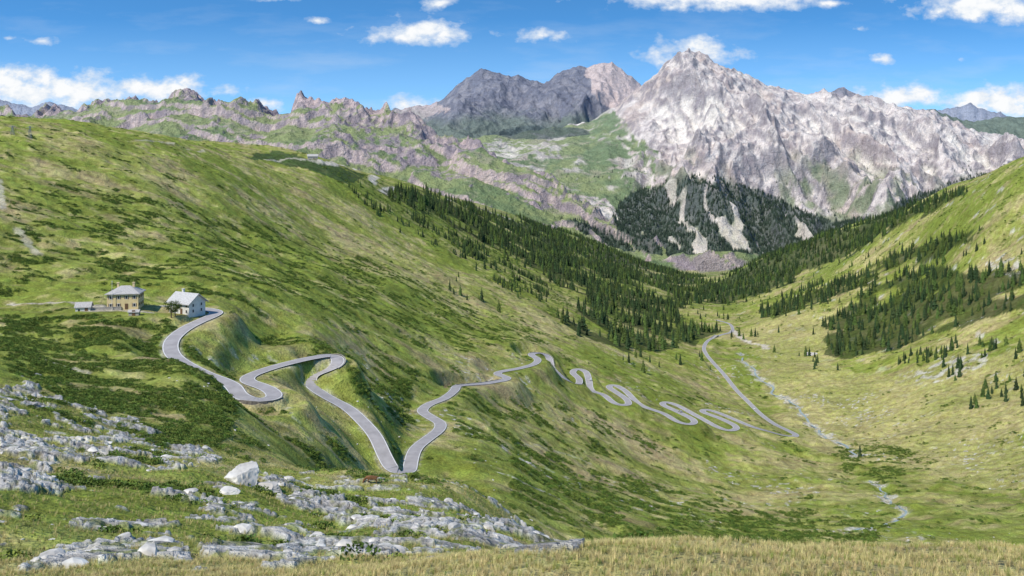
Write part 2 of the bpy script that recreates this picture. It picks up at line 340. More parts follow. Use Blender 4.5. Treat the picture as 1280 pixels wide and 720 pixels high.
# dwarf shrubs (alpenrose / juniper) streaked along contours
strk=gn(X/16+n2*.8,Y/7,311)*.5+fbm(X,Y,22,3,313)*.7+n4*.45+n3*.3
sreg=np.zeros((NR,NC),np.float32)
sreg+=.7*inpoly([(0,392),(130,398),(215,400),(250,440),(290,470),(300,520),(280,548),(200,560),(120,520),(0,470)],14,140,420)
sreg+=.38*inpoly([(0,240),(120,230),(260,260),(380,300),(500,330),(620,370),(690,420),(640,450),(500,420),(380,380),(250,370),(120,350),(0,360)],30,300,1500)
sreg+=.4*inpoly([(470,480),(520,470),(510,560),(480,520)],10,280,600)
sreg+=.5*inpoly([(640,560),(760,590),(900,630),(1100,650),(1100,690),(800,680),(640,640)],15,200,520)
sreg+=.4*inpoly([(330,420),(480,430),(560,470),(520,500),(440,490),(430,450),(340,440)],12,320,600)
sreg+=.35*inpoly([(560,480),(760,520),(860,560),(700,580),(560,540)],12,320,700)
sreg+=.7*inpoly([(1040,560),(1110,550),(1170,575),(1120,600),(1060,590)],12,400,1000)
sreg+=.2*((Y<300)&(V>490))
sreg+=.22*rgt
sreg+=.5*inpoly([(400,205),(470,225),(600,290),(720,370),(700,400),(600,330),(500,280),(440,240)],14,900,2600)
shr=ss(strk+sreg*.75-.45,-.10,.30)*((Y<2800))*(1-rk)
shr*=1-dry*.6
col=mix(col,mix(c3(.06,.10,.014)*ones[...,None],c3(.13,.185,.026),ss(n4+n3,-.3,.4)),shr*.82)
knoll_cloud_shade=inpoly([(300,196),(345,190),(420,205),(460,222),(440,228),(380,212),(330,200)],6,1000,2100)
col=mix(col,c3(.04,.075,.025),knoll_cloud_shade*.85)  # cloud shadow on the dark green knoll, painted into the ground colour
# rock near
rc=mix(c3(.52,.495,.455)*ones[...,None],c3(.31,.29,.265),ss(n4+rn,-.1,.5)); rc=mix(rc,c3(.64,.615,.575),ss(blk,.05,.5)*.6); rc=mix(rc,c3(.10,.10,.065),(1-joint)*.85); rc=mix(rc,c3(.20,.22,.07),ss(fbm(X,Y,2.4,3,331)+rn*.3,.12,.34)*.85)
col=mix(col,rc,rk)
col=mix(col,c3(.54,.51,.46),scat*.8)
col=mix(col,c3(.58,.52,.42),trackm)
col=mix(col,mix(c3(.58,.55,.48)*ones[...,None],c3(.38,.35,.26),ss(n4,-.3,.3)),gravel*.8)
sh=(1-ss(Dr,RW/2+.3,RW/2+1.8))*ss(n3+n4,-.5,.3)*(Y<600); col=mix(col,c3(.42,.39,.31),sh*.6)
sg_=ss(Dr,2,3)*(1-ss(Dr,5,11))*((Y>600)&(Y<1000)); col=mix(col,c3(.15,.19,.03),sg_*.6)
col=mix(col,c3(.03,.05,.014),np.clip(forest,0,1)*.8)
# far mountains
bn=fbm(X,Y,700,5,401); bn2=fbm(X,Y,150,5,403); bn3=fbm(X,Y,45,3,409)
gul=ss(-(Rmed*.6+Rsm*.4)+bn2*.12,-.32,-.14)
rockA=mix(c3(.76,.665,.59)*ones[...,None],c3(.50,.415,.38),ss(bn2+bn3*.9,-.15,.35))
rockA=mix(rockA,c3(.64,.48,.37),ss(bn+bn2*.4,.08,.4)*.6)
rockA=mix(rockA,c3(.24,.20,.205),ss(slope+bn2*.6+bn3*.4,1.05,1.55)*.75)
rockA=mix(rockA,c3(.92,.83,.71),gul*.8)
strat=np.sin((Z+bn2*70+X*.12)/19)*.5+.5
rockA=mix(rockA,c3(.32,.25,.25),strat*.38*ss(bn+bn3,-.3,.3))
greenA=mix(c3(.25,.29,.085)*ones[...,None],c3(.15,.21,.06),ss(bn2+bn,-.3,.3))
greenA=mix(greenA,c3(.44,.38,.23),ss(bn2-bn*.5+bn3*.5,.1,.5)*.6)
rockB=mix(c3(.12,.11,.135)*ones[...,None],c3(.24,.215,.22),ss(bn2+bn3*.6,-.2,.4))
# mass 3: main peak
g3=inpoly([(380,150),(640,160),(720,155),(765,138),(788,162),(822,190),(820,225),(792,250),(768,262),(765,300),(860,345),(600,345),(380,300)],9,4150,7600)
g3=np.maximum(g3,ss(V+farj*40,262,300)); g3=g3*ss(-slope+bn2*.6,-1.2,-.8)
g3=np.maximum(g3,ss(V+farj2*60-(U-900)*.04,185,235)*.75*ss(bn2,-.15,.15))
crag=np.maximum(inpoly([(670,240),(760,248),(778,285),(740,285),(690,262)],6,4150,7000),inpoly([(600,176),(700,182),(700,200),(640,200),(600,190)],6,4150,7400)*.8)
g3*=1-crag*ss(bn2+bn3,-.25,.1)*.9
g3*=1-.75*ss(fbm(X,Y,260,4,421)+Rmed*.2,.22,.4)
c_3=mix(rockA,greenA,g3)
c_3=mix(c_3,c3(.64,.57,.47),fFp*ss(screeN,.44,.52)*.75)
low=inpoly([(690,280),(760,292),(845,322),(930,322),(1000,335),(900,345),(850,345),(760,320),(700,300)],6,4150,5500); c_3=mix(c_3,mix(c3(.33,.35,.10)*ones[...,None],c3(.50,.42,.20),ss(bn2,-.1,.2)),low*.9)
r1=ss(w1+bn2*.35+bn*.25,.81,.95)+ss(step_*(1-step_)*4,.2,.8)*ss(bn2+bn3,-.35,.05)+ss(step2*(1-step2)*4,.2,.8)*ss(bn2-bn3,-.15,.2)+.8*inpoly([(392,150),(440,150),(500,175),(560,200),(600,222),(560,228),(500,205),(440,195),(400,200)],8,4200,6500)*ss(bn2+bn3,-.1,.15)+ss(slope+bn2*.6+bn3*.3,.86,1.12)*.85
r1=np.clip(r1,0,1)
c_1=mix(greenA,mix(c3(.56,.43,.39)*ones[...,None],c3(.28,.22,.225),ss(bn2+bn3,-.2,.35)),r1)
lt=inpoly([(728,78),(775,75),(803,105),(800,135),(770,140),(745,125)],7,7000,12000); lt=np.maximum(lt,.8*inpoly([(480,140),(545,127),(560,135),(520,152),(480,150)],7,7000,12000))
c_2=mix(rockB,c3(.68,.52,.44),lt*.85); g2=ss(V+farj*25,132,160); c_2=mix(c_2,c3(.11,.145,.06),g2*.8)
c_4=mix(mix(c3(.34,.28,.27)*ones[...,None],rockB,ss(bn2,-.2,.2)),c3(.11,.145,.055),ss(V+farj*25,128,148))
c_5=c3(.28,.28,.32)*ones[...,None]
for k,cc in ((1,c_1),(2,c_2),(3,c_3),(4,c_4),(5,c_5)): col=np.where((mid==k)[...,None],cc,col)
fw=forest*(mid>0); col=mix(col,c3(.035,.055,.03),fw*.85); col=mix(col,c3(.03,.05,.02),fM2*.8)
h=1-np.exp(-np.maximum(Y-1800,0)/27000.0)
col=mix(col,c3(.42,.51,.68),h*.85)  # aerial haze painted into the terrain colour, stronger with distance
col=np.clip(col*(1+.18*n4[...,None]),0,1)
V=HV-F*Z/Y
print('colour',time.time()-T0)

def grid_mesh(name,X,Y,Z):
    nr,nc=X.shape; me=bpy.data.meshes.new(name)
    me.vertices.add(nr*nc); me.vertices.foreach_set('co',np.stack([X,Y,Z],-1).astype(np.float32).ravel())
    a=(np.arange(nr-1)[:,None]*nc+np.arange(nc-1)[None]).ravel()
    q=np.stack([a,a+1,a+nc+1,a+nc],1).astype(np.int32)
    m=len(q); me.loops.add(m*4); me.loops.foreach_set('vertex_index',q.ravel())
    me.polygons.add(m); me.polygons.foreach_set('loop_start',(np.arange(m)*4).astype(np.int32))
    me.update(calc_edges=True)
    me.polygons.foreach_set('use_smooth',np.ones(m,bool)); return me
me=grid_mesh('terrain',X,Y,Z)
at=me.attributes.new('Col','FLOAT_COLOR','POINT')
at.data.foreach_set('color',np.concatenate([col,np.ones((NR,NC,1),np.float32)],-1).astype(np.float32).ravel())
at=me.attributes.new('farm','FLOAT','POINT'); at.data.foreach_set('value',ss(Y,1500,4500).astype(np.float32).ravel())
terrain=bpy.data.objects.new('terrain',me); scn.collection.objects.link(terrain)
print('mesh',time.time()-T0,NR,NC)

# ------------------------------------------------------------------ material helpers
def newmat(name):
    m=bpy.data.materials.new(name); m.use_nodes=True; nt=m.node_tree; b=nt.nodes['Principled BSDF']
    b.inputs['Roughness'].default_value=.9; b.inputs['Specular IOR Level'].default_value=.2
    return m,nt,b
def simple(name,rgb,var=.15,scale=3,rough=.9,bump=0,metal=0,objrand=0,detail=3,spec=.2):
    m,nt,b=newmat(name); N=nt.nodes; Lk=nt.links
    tc=N.new('ShaderNodeTexCoord'); no=N.new('ShaderNodeTexNoise'); no.inputs['Scale'].default_value=scale; no.inputs['Detail'].default_value=detail
    Lk.new(tc.outputs['Object'],no.inputs['Vector'])
    cr=N.new('ShaderNodeMapRange'); cr.inputs['From Min'].default_value=.3; cr.inputs['From Max'].default_value=.7; cr.inputs['To Min'].default_value=1-var; cr.inputs['To Max'].default_value=1+var
    Lk.new(no.outputs['Fac'],cr.inputs['Value'])
    hv=N.new('ShaderNodeHueSaturation'); hv.inputs['Color'].default_value=(*rgb,1); Lk.new(cr.outputs[0],hv.inputs['Value'])
    if objrand:
        oi=N.new('ShaderNodeObjectInfo'); r=N.new('ShaderNodeMapRange'); r.inputs['To Min'].default_value=1-objrand; r.inputs['To Max'].default_value=1+objrand
        Lk.new(oi.outputs['Random'],r.inputs['Value']); mu=N.new('ShaderNodeMath'); mu.operation='MULTIPLY'; Lk.new(cr.outputs[0],mu.inputs[0]); Lk.new(r.outputs[0],mu.inputs[1]); Lk.new(mu.outputs[0],hv.inputs['Value'])
        r2=N.new('ShaderNodeMapRange'); r2.inputs['To Min'].default_value=.5-objrand*.06; r2.inputs['To Max'].default_value=.5+objrand*.06; 
        fr=N.new('ShaderNodeMath'); fr.operation='FRACT'; m7=N.new('ShaderNodeMath'); m7.operation='MULTIPLY'; m7.inputs[1].default_value=7.3; Lk.new(oi.outputs['Random'],m7.inputs[0]); Lk.new(m7.outputs[0],fr.inputs[0]); Lk.new(fr.outputs[0],r2.inputs['Value']); Lk.new(r2.outputs[0],hv.inputs['Hue'])
    Lk.new(hv.outputs[0],b.inputs['Base Color']); b.inputs['Roughness'].default_value=rough; b.inputs['Metallic'].default_value=metal; b.inputs['Specular IOR Level'].default_value=spec
    if bump:
        bp=N.new('ShaderNodeBump'); bp.inputs['Strength'].default_value=bump; bp.inputs['Distance'].default_value=.1; Lk.new(no.outputs['Fac'],bp.inputs['Height']); Lk.new(bp.outputs[0],b.inputs['Normal'])
    return m
m,nt,b=newmat('alpine_ground'); N=nt.nodes; Lk=nt.links
ac=N.new('ShaderNodeAttribute'); ac.attribute_name='Col'; af=N.new('ShaderNodeAttribute'); af.attribute_name='farm'
tc=N.new('ShaderNodeTexCoord')
def tnoise(sc,det,rg=.6):
    n_=N.new('ShaderNodeTexNoise'); n_.inputs['Scale'].default_value=sc; n_.inputs['Detail'].default_value=det; n_.inputs['Roughness'].default_value=rg; Lk.new(tc.outputs['Object'],n_.inputs['Vector']); return n_
na=tnoise(1.3,4,.7); nb=tnoise(.16,4,.65); ncn=tnoise(.02,5,.68)
def mrange(src,a,b_,c,d):
    r=N.new('ShaderNodeMapRange'); r.inputs[1].default_value=a; r.inputs[2].default_value=b_; r.inputs[3].default_value=c; r.inputs[4].default_value=d; Lk.new(src,r.inputs[0]); return r.outputs[0]
def mth(op,a,b_):
    q=N.new('ShaderNodeMath'); q.operation=op
    for i,s in enumerate((a,b_)):
        if isinstance(s,(int,float)): q.inputs[i].default_value=s
        else: Lk.new(s,q.inputs[i])
    return q.outputs[0]
v=mth('MULTIPLY',mrange(na.outputs['Fac'],.3,.7,.56,1.44),mrange(nb.outputs['Fac'],.3,.7,.72,1.28))
v=mth('MULTIPLY',v,mrange(ncn.outputs['Fac'],.3,.7,.8,1.2))
hs=N.new('ShaderNodeHueSaturation'); Lk.new(ac.outputs['Color'],hs.inputs['Color']); Lk.new(v,hs.inputs['Value'])
Lk.new(mrange(nb.outputs['Fac'],.3,.7,.482,.512),hs.inputs['Hue'])
Lk.new(hs.outputs[0],b.inputs['Base Color']); b.inputs['Roughness'].default_value=.95; b.inputs['Specular IOR Level'].default_value=.1
hgt=mth('ADD',mth('MULTIPLY',na.outputs['Fac'],.7),mth('MULTIPLY',nb.outputs['Fac'],2.4))
hgt=mth('ADD',hgt,mth('MULTIPLY',mth('MULTIPLY',ncn.outputs['Fac'],56.),af.outputs['Fac']))
bp=N.new('ShaderNodeBump'); bp.inputs['Strength'].default_value=.9; bp.inputs['Distance'].default_value=1.0; Lk.new(hgt,bp.inputs['Height']); Lk.new(bp.outputs[0],b.inputs['Normal'])
me.materials.append(m)

def Hf(x,y):
    x=np.atleast_1d(np.asarray(x,float)); y=np.atleast_1d(np.asarray(y,float))
    fi=np.interp(np.log(y),Lr,np.arange(NR)); fj=(x/y+SM)/ds
    return bil(Z,fi,fj)
def sample(maskw,N_):
    area=(Y*ds)*rowstep*maskw; cum=np.cumsum(area.ravel()); r=rng.random(N_)*cum[-1]; k=np.searchsorted(cum,r)
    i=k//NC; j=k%NC; 
    l=Lr[i]+(rng.random(N_)-.5)*np.gradient(Lr)[i]; y=np.exp(l); s=S[j]+(rng.random(N_)-.5)*ds; s=np.clip(s,-SM,SM); x=s*y
    return np.stack([x,y,Hf(x,y)],1), cum[-1]
def pyd(name,verts,faces,mats=None,fm=None,smooth_=False):
    me=bpy.data.meshes.new(name); me.from_pydata([tuple(v) for v in verts],[],faces)
    if mats:
        for q in mats: me.materials.append(q)
    if fm: me.polygons.foreach_set('material_index',fm)
    if smooth_: me.polygons.foreach_set('use_smooth',[True]*len(faces))
    me.update(); return me
def scatter(name,pts,scale,protos,idx=None,rot=None):
    coll=bpy.data.collections.new(name+'_kinds')
    for p in protos: coll.objects.link(p)
    n_=len(pts); me=bpy.data.meshes.new(name); me.vertices.add(n_); me.vertices.foreach_set('co',pts.astype(np.float32).ravel())
    if rot is None: rot=rng.random(n_)*6.283
    if idx is None: idx=rng.integers(0,len(protos),n_)
    a=me.attributes.new('rotz','FLOAT','POINT'); a.data.foreach_set('value',rot.astype(np.float32))
    a=me.attributes.new('scl','FLOAT','POINT'); a.data.foreach_set('value',scale.astype(np.float32))
    a=me.attributes.new('idx','INT','POINT'); a.data.foreach_set('value',idx.astype(np.int32)); me.update()
    ob=bpy.data.objects.new(name,me); scn.collection.objects.link(ob)
    g=bpy.data.node_groups.new(name+'_gn','GeometryNodeTree')
    g.interface.new_socket(name='Geometry',in_out='INPUT',socket_type='NodeSocketGeometry'); g.interface.new_socket(name='Geometry',in_out='OUTPUT',socket_type='NodeSocketGeometry')
    gi=g.nodes.new('NodeGroupInput'); go=g.nodes.new('NodeGroupOutput'); ip=g.nodes.new('GeometryNodeInstanceOnPoints'); ci=g.nodes.new('GeometryNodeCollectionInfo')
    ci.inputs['Collection'].default_value=coll; ci.inputs['Separate Children'].default_value=True; ci.inputs['Reset Children'].default_value=True
    def na_(nm,ty):
        q=g.nodes.new('GeometryNodeInputNamedAttribute'); q.data_type=ty; q.inputs['Name'].default_value=nm; return [o for o in q.outputs if o.enabled][0]
    cx=g.nodes.new('ShaderNodeCombineXYZ'); g.links.new(na_('rotz','FLOAT'),cx.inputs['Z'])
    g.links.new(gi.outputs[0],ip.inputs['Points']); g.links.new(ci.outputs[0],ip.inputs['Instance']); ip.inputs['Pick Instance'].default_value=True
    g.links.new(na_('idx','INT'),ip.inputs['Instance Index']); g.links.new(cx.outputs[0],ip.inputs['Rotation']); g.links.new(na_('scl','FLOAT'),ip.inputs['Scale'])
    g.links.new(ip.outputs[0],go.inputs[0])
    md=ob.modifiers.new('scatter','NODES'); md.node_group=g
    return ob
needle=simple('spruce_needles',(.038,.068,.024),.3,2,.8,objrand=.35); bark=simple('bark',(.10,.075,.05),.3,6)
needlef=simple('hazed_spruce_needles',(.046,.074,.050),.3,2,.8,objrand=.35)  # bluish haze painted into the needle colour of distant spruces
larch=simple('larch_needles',(.085,.13,.03),.3,2,.8,objrand=.3)
leafm=simple('shrub_leaves',(.08,.13,.020),.3,3,.75,objrand=.35); leaf2=simple('shrub_leaves_light',(.17,.225,.042),.3,3,.75,objrand=.3)
grassm=simple('dry_grass',(.50,.42,.19),.25,2,.8,objrand=.35); grassg=simple('green_grass',(.24,.275,.065),.25,2,.8,objrand=.35)
stonem=simple('pale_stone',(.53,.505,.465),.4,1.6,.9,bump=.8,objrand=.22,detail=6)
def conifer(name,seed,mat,wid=.17,whorls=15):
    r=random.Random(seed); vs=[];fs=[];fm=[]
    n_=6
    for k in range(n_): a=k/n_*6.283; vs.append((.018*math.cos(a),.018*math.sin(a),-.03))
    vs.append((0,0,1.0))
    for k in range(n_): fs.append((k,(k+1)%n_,n_)); fm.append(1)
    for w in range(whorls):
        t=w/(whorls-1); h=.07+.90*t; R=wid*(1-t)**.75*r.uniform(.82,1.12)+.012
        nb_=9 if t<.6 else 6
        for q in range(nb_):
            a=(q+r.random()*.8)/nb_*6.283+w*1.3; L=R*r.uniform(.7,1.15)
            if r.random()<.06: continue
            dx,dy=math.cos(a),math.sin(a); px,py=-dy,dx; dr=L*r.uniform(.35,.6); ww=L*r.uniform(.28,.42)+.008
            base=len(vs); up=.03*(1-t)+.012
            vs+= [(0,0,h+up),(dx*L*.55+px*ww,dy*L*.55+py*ww,h-dr*.55),(dx*L,dy*L,h-dr),(dx*L*.55-px*ww,dy*L*.55-py*ww,h-dr*.55),(dx*L*.5,dy*L*.5,h+up*.4-dr*.1),(dx*L*.5,dy*L*.5,h-dr-.03)]
            fs+= [(base,base+1,base+4),(base+1,base+2,base+4),(base+2,base+3,base+4),(base+3,base,base+4),(base,base+5,base+2)]; fm+=[0]*5
    return bpy.data.objects.new(name,pyd(name,vs,fs,[mat,bark],fm))
cons=[conifer('spruce_kind',1,needle),conifer('spruce_kind',2,needle,.14,17),conifer('spruce_kind',3,needle,.19,13),conifer('larch_kind',4,larch,.20,12)]
consf=[conifer('remote_spruce_kind',5,needlef,.18,11),conifer('remote_spruce_kind',6,needlef,.15,12)]
p1,a1=sample(np.maximum.reduce([fL,fR1,fR2,fR3])*(Dr>12)*(Y<4300),15000)
p2,a2=sample(np.maximum(fF,fF2)*(Y>4200),17500)
pe,_=sample((fFp+(V<300)*(V>200)*(U>700)*(U<1250)*.25)*(Y>4300)*(Y<6400)*ss(screeN,.5,.1)*ss(fbm(X,Y,200,3,509),0,.25),2000)
p3,a3=sample(np.maximum(fLs*ss(fbm(X,Y,70,3,501),0,.3),fR4*.6)*(Dr>14),560)
sp=(((U>560)&(U<1300)&(V>300)&(V<470)&(Y>900)&(Y<3300)&(Dr>14)&(Ds>14))*ss(fbm(X,Y,110,3,503),.05,.3)).astype(float)
p4,_=sample(sp,520)
p5,_=sample(inpoly([(1150,440),(1330,420),(1330,540),(1230,545),(1190,480)],8,500,1500)*ss(fbm(X,Y,60,2,505),0,.2),60)
tp=np.vstack([p1,p3,p4,p5]); sc=np.concatenate([11+13*rng.random(len(p1))**1.3,rng.uniform(5,13,len(p3)),rng.uniform(7,17,len(p4)),rng.uniform(8,15,len(p5))])
tp[:,2]-=.3
ix=rng.choice(4,len(tp),p=[.34,.26,.20,.20])
scatter('conifer_forest',tp,sc,cons,ix)
tp=np.vstack([p2,pe]); scatter('mountain_forest',tp,np.concatenate([rng.uniform(15,29,len(p2)),rng.uniform(11,22,len(pe))]),consf)
def shrub(name,seed,mat,n_=80):
    r=random.Random(seed); vs=[];fs=[]
    for i in range(n_):
        a=r.random()*6.283; rad=r.random()**.5*.5; hh=.34*math.sqrt(max(0,1-(rad/.52)**2))*r.uniform(.5,1.1)
        c=Vector((rad*math.cos(a)*r.uniform(.8,1.2),rad*math.sin(a),hh)); s=r.uniform(.05,.11)
        nn=Vector((r.uniform(-1,1),r.uniform(-1,1),r.uniform(.1,1.2))).normalized(); t=nn.orthogonal().normalized(); t=Matrix.Rotation(r.random()*6.28,3,nn)@t; bb=nn.cross(t)
        k=len(vs); vs+=[c+t*s,c+bb*s*.6,c-t*s,c-bb*s*.6]; fs.append((k,k+1,k+2,k+3))
    return bpy.data.objects.new(name,pyd(name,vs,fs,[mat]))
shs=[shrub('alpenrose_kind',11,leafm),shrub('juniper_kind',12,leafm,65),shrub('bilberry_kind',13,leaf2,70)]
sw=shr*(Dr>5)*(forest<.5)*(trackm<.3)*(gravel<.3)
q1,_=sample(sw*(Y<330)*(Y>35)*(V<740),17000); q2,_=sample(sw*(Y>=330)*(Y<900),36000); q3,_=sample(sw*(Y>=900)*(Y<2200),7000)
pts=np.vstack([q1,q2,q3]); sc=np.concatenate([rng.uniform(.7,1.9,len(q1)),rng.uniform(1.1,2.8,len(q2)),rng.uniform(2.2,4.6,len(q3))]); pts[:,2]-=.05
scatter('dwarf_shrubs',pts,sc,shs,rng.choice(3,len(pts),p=[.36,.26,.38]))
def tuft(name,seed,mat,n_=16,ht=1.):
    r=random.Random(seed); vs=[];fs=[]
    for i in range(n_):
        a=r.random()*6.283; d=r.random()*.22; x,y=d*math.cos(a),d*math.sin(a); b_=r.random()*6.283; ln=r.uniform(.15,.55); h_=r.uniform(.5,1.)*ht; wd=.018
        k=len(vs); px,py=math.cos(b_+1.57)*wd,math.sin(b_+1.57)*wd
        vs+=[(x-px,y-py,-.05),(x+px,y+py,-.05),(x+math.cos(b_)*ln*.35+px*.7,y+math.sin(b_)*ln*.35+py*.7,h_*.6),(x+math.cos(b_)*ln*.35-px*.7,y+math.sin(b_)*ln*.35-py*.7,h_*.6),(x+math.cos(b_)*ln,y+math.sin(b_)*ln,h_)]
        fs+=[(k,k+1,k+2,k+3),(k+3,k+2,k+4)]
    return bpy.data.objects.new(name,pyd(name,vs,fs,[mat]))
tfs=[tuft('dry_tuft_kind',21,grassm),tuft('dry_tuft_kind',22,grassm,12,.8),tuft('green_tuft_kind',23,grassg,18,.8),tuft('green_tuft_kind',24,grassg,14,.6)]
nr_=(1-rk)
g1,_=sample(nr_*(Y>14)*(Y<46)*(V<740),26000); g2,_=sample(nr_*(Y>=46)*(Y<200)*(V<740),30000)
i1=rng.choice(4,len(g1),p=[.42,.34,.14,.10]); i2=rng.choice(4,len(g2),p=[.22,.2,.33,.25])
scatter('alpine_grass',np.vstack([g1,g2]),np.concatenate([rng.uniform(.12,.30,len(g1)),rng.uniform(.25,.5,len(g2))]),tfs,np.concatenate([i1,i2]))
def rockmesh(name,seed,mat,sub=3,flatz=.6):
    bm=bmesh.new(); bmesh.ops.create_icosphere(bm,subdivisions=sub,radius=.5); r=random.Random(seed)
    planes=[(Vector((r.gauss(0,1),r.gauss(0,1),r.gauss(0,.8))).normalized(),r.uniform(.22,.40)) for _ in range(11)]
    for v_ in bm.verts:
        for nn,dd in planes:
            e=v_.co.dot(nn)-dd
            if e>0: v_.co-=nn*e*.93
        v_.co+=v_.co.normalized()*r.uniform(-.012,.012)
        v_.co.z*=flatz
    me=bpy.data.meshes.new(name); bm.to_mesh(me); bm.free(); me.materials.append(mat); return bpy.data.objects.new(name,me)
cowp=surface_point(464,606,90,230); cowp[2]=Hf(cowp[0],cowp[1])[0]; print('cow',cowp)
rks=[rockmesh('rock_kind',31+i,stonem,2,random.uniform(.3,.55)) for i in range(6)]
r1_,_=sample(rk*(Y<260)*(Y>40),620); r2_,_=sample((scat>.4)*(Y<1200)*1.0,2300); r3_,_=sample((gravel>.4)*1.0,1300); r4_,_=sample(((Y>40)&(Y<420)&(Dr>6)&(V>470)).astype(float)*ss(fbm(X,Y,50,3,601)+rock*.3,0,.3),1000)
rp=np.vstack([r1_,r2_,r3_,r4_]); rs=np.concatenate([.2+2.2*rng.random(len(r1_))**4+.3*rng.random(len(r1_)),rng.uniform(.4,2.0,len(r2_)),rng.uniform(.5,1.6,len(r3_)),.2+1.3*rng.random(len(r4_))**3]); rp[:,2]-=rs*.09
kp=np.hypot(rp[:,0]-cowp[0],(rp[:,1]-cowp[1])*.4)>4; rp=rp[kp]; rs=rs[kp]
scatter('scattered_rocks',rp,rs,rks)
def put(ob): scn.collection.objects.link(ob); return ob
for u,v,sc_ ,sd in ((304,602,(8.6,5.0,6.4),5),(334,611,(7.5,3.8,2.8),6),(286,614,(3.0,2.5,1.6),9)):
    p=surface_point(u,v+3,60,260); o=rockmesh('boulder',sd,stonem,4,.8); o.location=(p[0],p[1],p[2]+sc_[2]*.08); o.scale=sc_; o.rotation_euler=(0,.15,sd); put(o)
print('scatter',time.time()-T0)

# ------------------------------------------------------------------ road ribbon, lines, walls
asph=simple('weathered_asphalt',(.33,.31,.31),.14,.35,.85,detail=6); paint=simple('white_road_paint',(.72,.72,.70),.1,2,.7); masonry=simple('dry_stone_masonry',(.15,.135,.12),.45,1.3,.95,bump=.8,detail=5)
cap=simple('wall_coping',(.34,.32,.29),.25,2,.9)
def ribbon(name,path,l,r,dz,mat,dash=None):
    t=np.gradient(path,axis=0); t[:,2]=0; t/=np.linalg.norm(t,axis=1)[:,None]; nn=np.stack([-t[:,1],t[:,0],0*t[:,0]],1)
    a=path+nn*l; b_=path+nn*r; vs=np.empty((len(path)*2,3)); vs[0::2]=a; vs[1::2]=b_; vs[:,2]+=dz
    fs=[(2*i,2*i+1,2*i+3,2*i+2) for i in range(len(path)-1) if not dash or (i//dash)%2==0]
    return pyd(name,vs,fs,[mat])
ob=put(bpy.data.objects.new('mountain_road',ribbon('mountain_road',road,-RW/2,RW/2,.0,asph)))
for nm,l,r in (('edge_line_a',-RW/2+.18,-RW/2+.38),('edge_line_b',RW/2-.38,RW/2-.18)):
    o=put(bpy.data.objects.new(nm,ribbon(nm,road,l,r,.012,paint))); o.parent=ob
def wallmesh(path,side,off,th,top,bot):
    t=np.gradient(path,axis=0); t[:,2]=0; t/=np.linalg.norm(t,axis=1)[:,None]; nn=np.stack([-t[:,1],t[:,0],0*t[:,0]],1)*side
    vs=[];fs=[];fm=[]; n_=len(path)
    for i in range(n_):
        tp_=top if i%4<2 else top*.55
        if i<4 or i>n_-5: tp_=.1
        a=path[i]+nn[i]*off; b_=path[i]+nn[i]*(off+th); bb=path[i]+nn[i]*(off+th+.5)
        vs+=[(a[0],a[1],a[2]-.5),(a[0],a[1],a[2]+tp_),(b_[0],b_[1],b_[2]+tp_),(bb[0],bb[1],bb[2]-bot)]
    for i in range(n_-1):
        k=4*i
        for j in range(3): fs.append((k+j,k+4+j,k+5+j,k+1+j)); fm.append(1 if j==1 else 0)
    fs+=[(0,1,2,3),(len(vs)-4,len(vs)-3,len(vs)-2,len(vs)-1)]; fm+=[0,0]
    return pyd('retaining_wall',vs,fs,[masonry,cap],fm)
for i0,i1,side,h_ in wall_runs:
    put(bpy.data.objects.new('retaining_wall',wallmesh(road[i0:i1+1],side,RW/2+.1,.4,.4,h_+1)))
waterm,nt_,b_=newmat('stream_water'); b_.inputs['Base Color'].default_value=(.30,.35,.32,1); b_.inputs['Roughness'].default_value=.3; b_.inputs['Specular IOR Level'].default_value=.5
for q,wd in ((stream,1.2),(stream2,.7)):
    z=smooth(Hf(q[:,0],q[:,1])+.3,7); qq=q.copy(); qq[:,2]=z; qq[:,0]+=np.sin(np.arange(len(q))*.5)*1.2
    put(bpy.data.objects.new('mountain_stream',ribbon('mountain_stream',qq,-wd,wd,0,waterm)))

# ------------------------------------------------------------------ buildings
yel=simple('ochre_render',(.64,.50,.27),.12,.8,.9); whitew=simple('whitewash',(.62,.60,.55),.12,.8,.9); greyst=simple('house_stonework',(.36,.33,.29),.3,2.5,.9,bump=.4); slate=simple('stone_slate_roof',(.44,.43,.42),.22,2.2,.8,bump=.4); dkroof=simple('grey_roof',(.40,.38,.36),.2,2,.8)
glass=simple('window_glass',(.03,.035,.045),.1,2,.15,spec=.6); frame=simple('window_surround',(.66,.63,.57),.1,3,.8); wood=simple('brown_shutter',(.14,.08,.045),.25,5,.8)
def box(bm,cx,cy,cz,sx,sy,sz):
    mt=Matrix.Translation((cx,cy,cz))@Matrix.Diagonal((sx,sy,sz,1)); bmesh.ops.create_cube(bm,size=1,matrix=mt)
def child(name,bm,mat,par,bev=0):
    me=bpy.data.meshes.new(name); bm.to_mesh(me); bm.free(); me.materials.append(mat); o=bpy.data.objects.new(name,me); scn.collection.objects.link(o); o.parent=par; return o
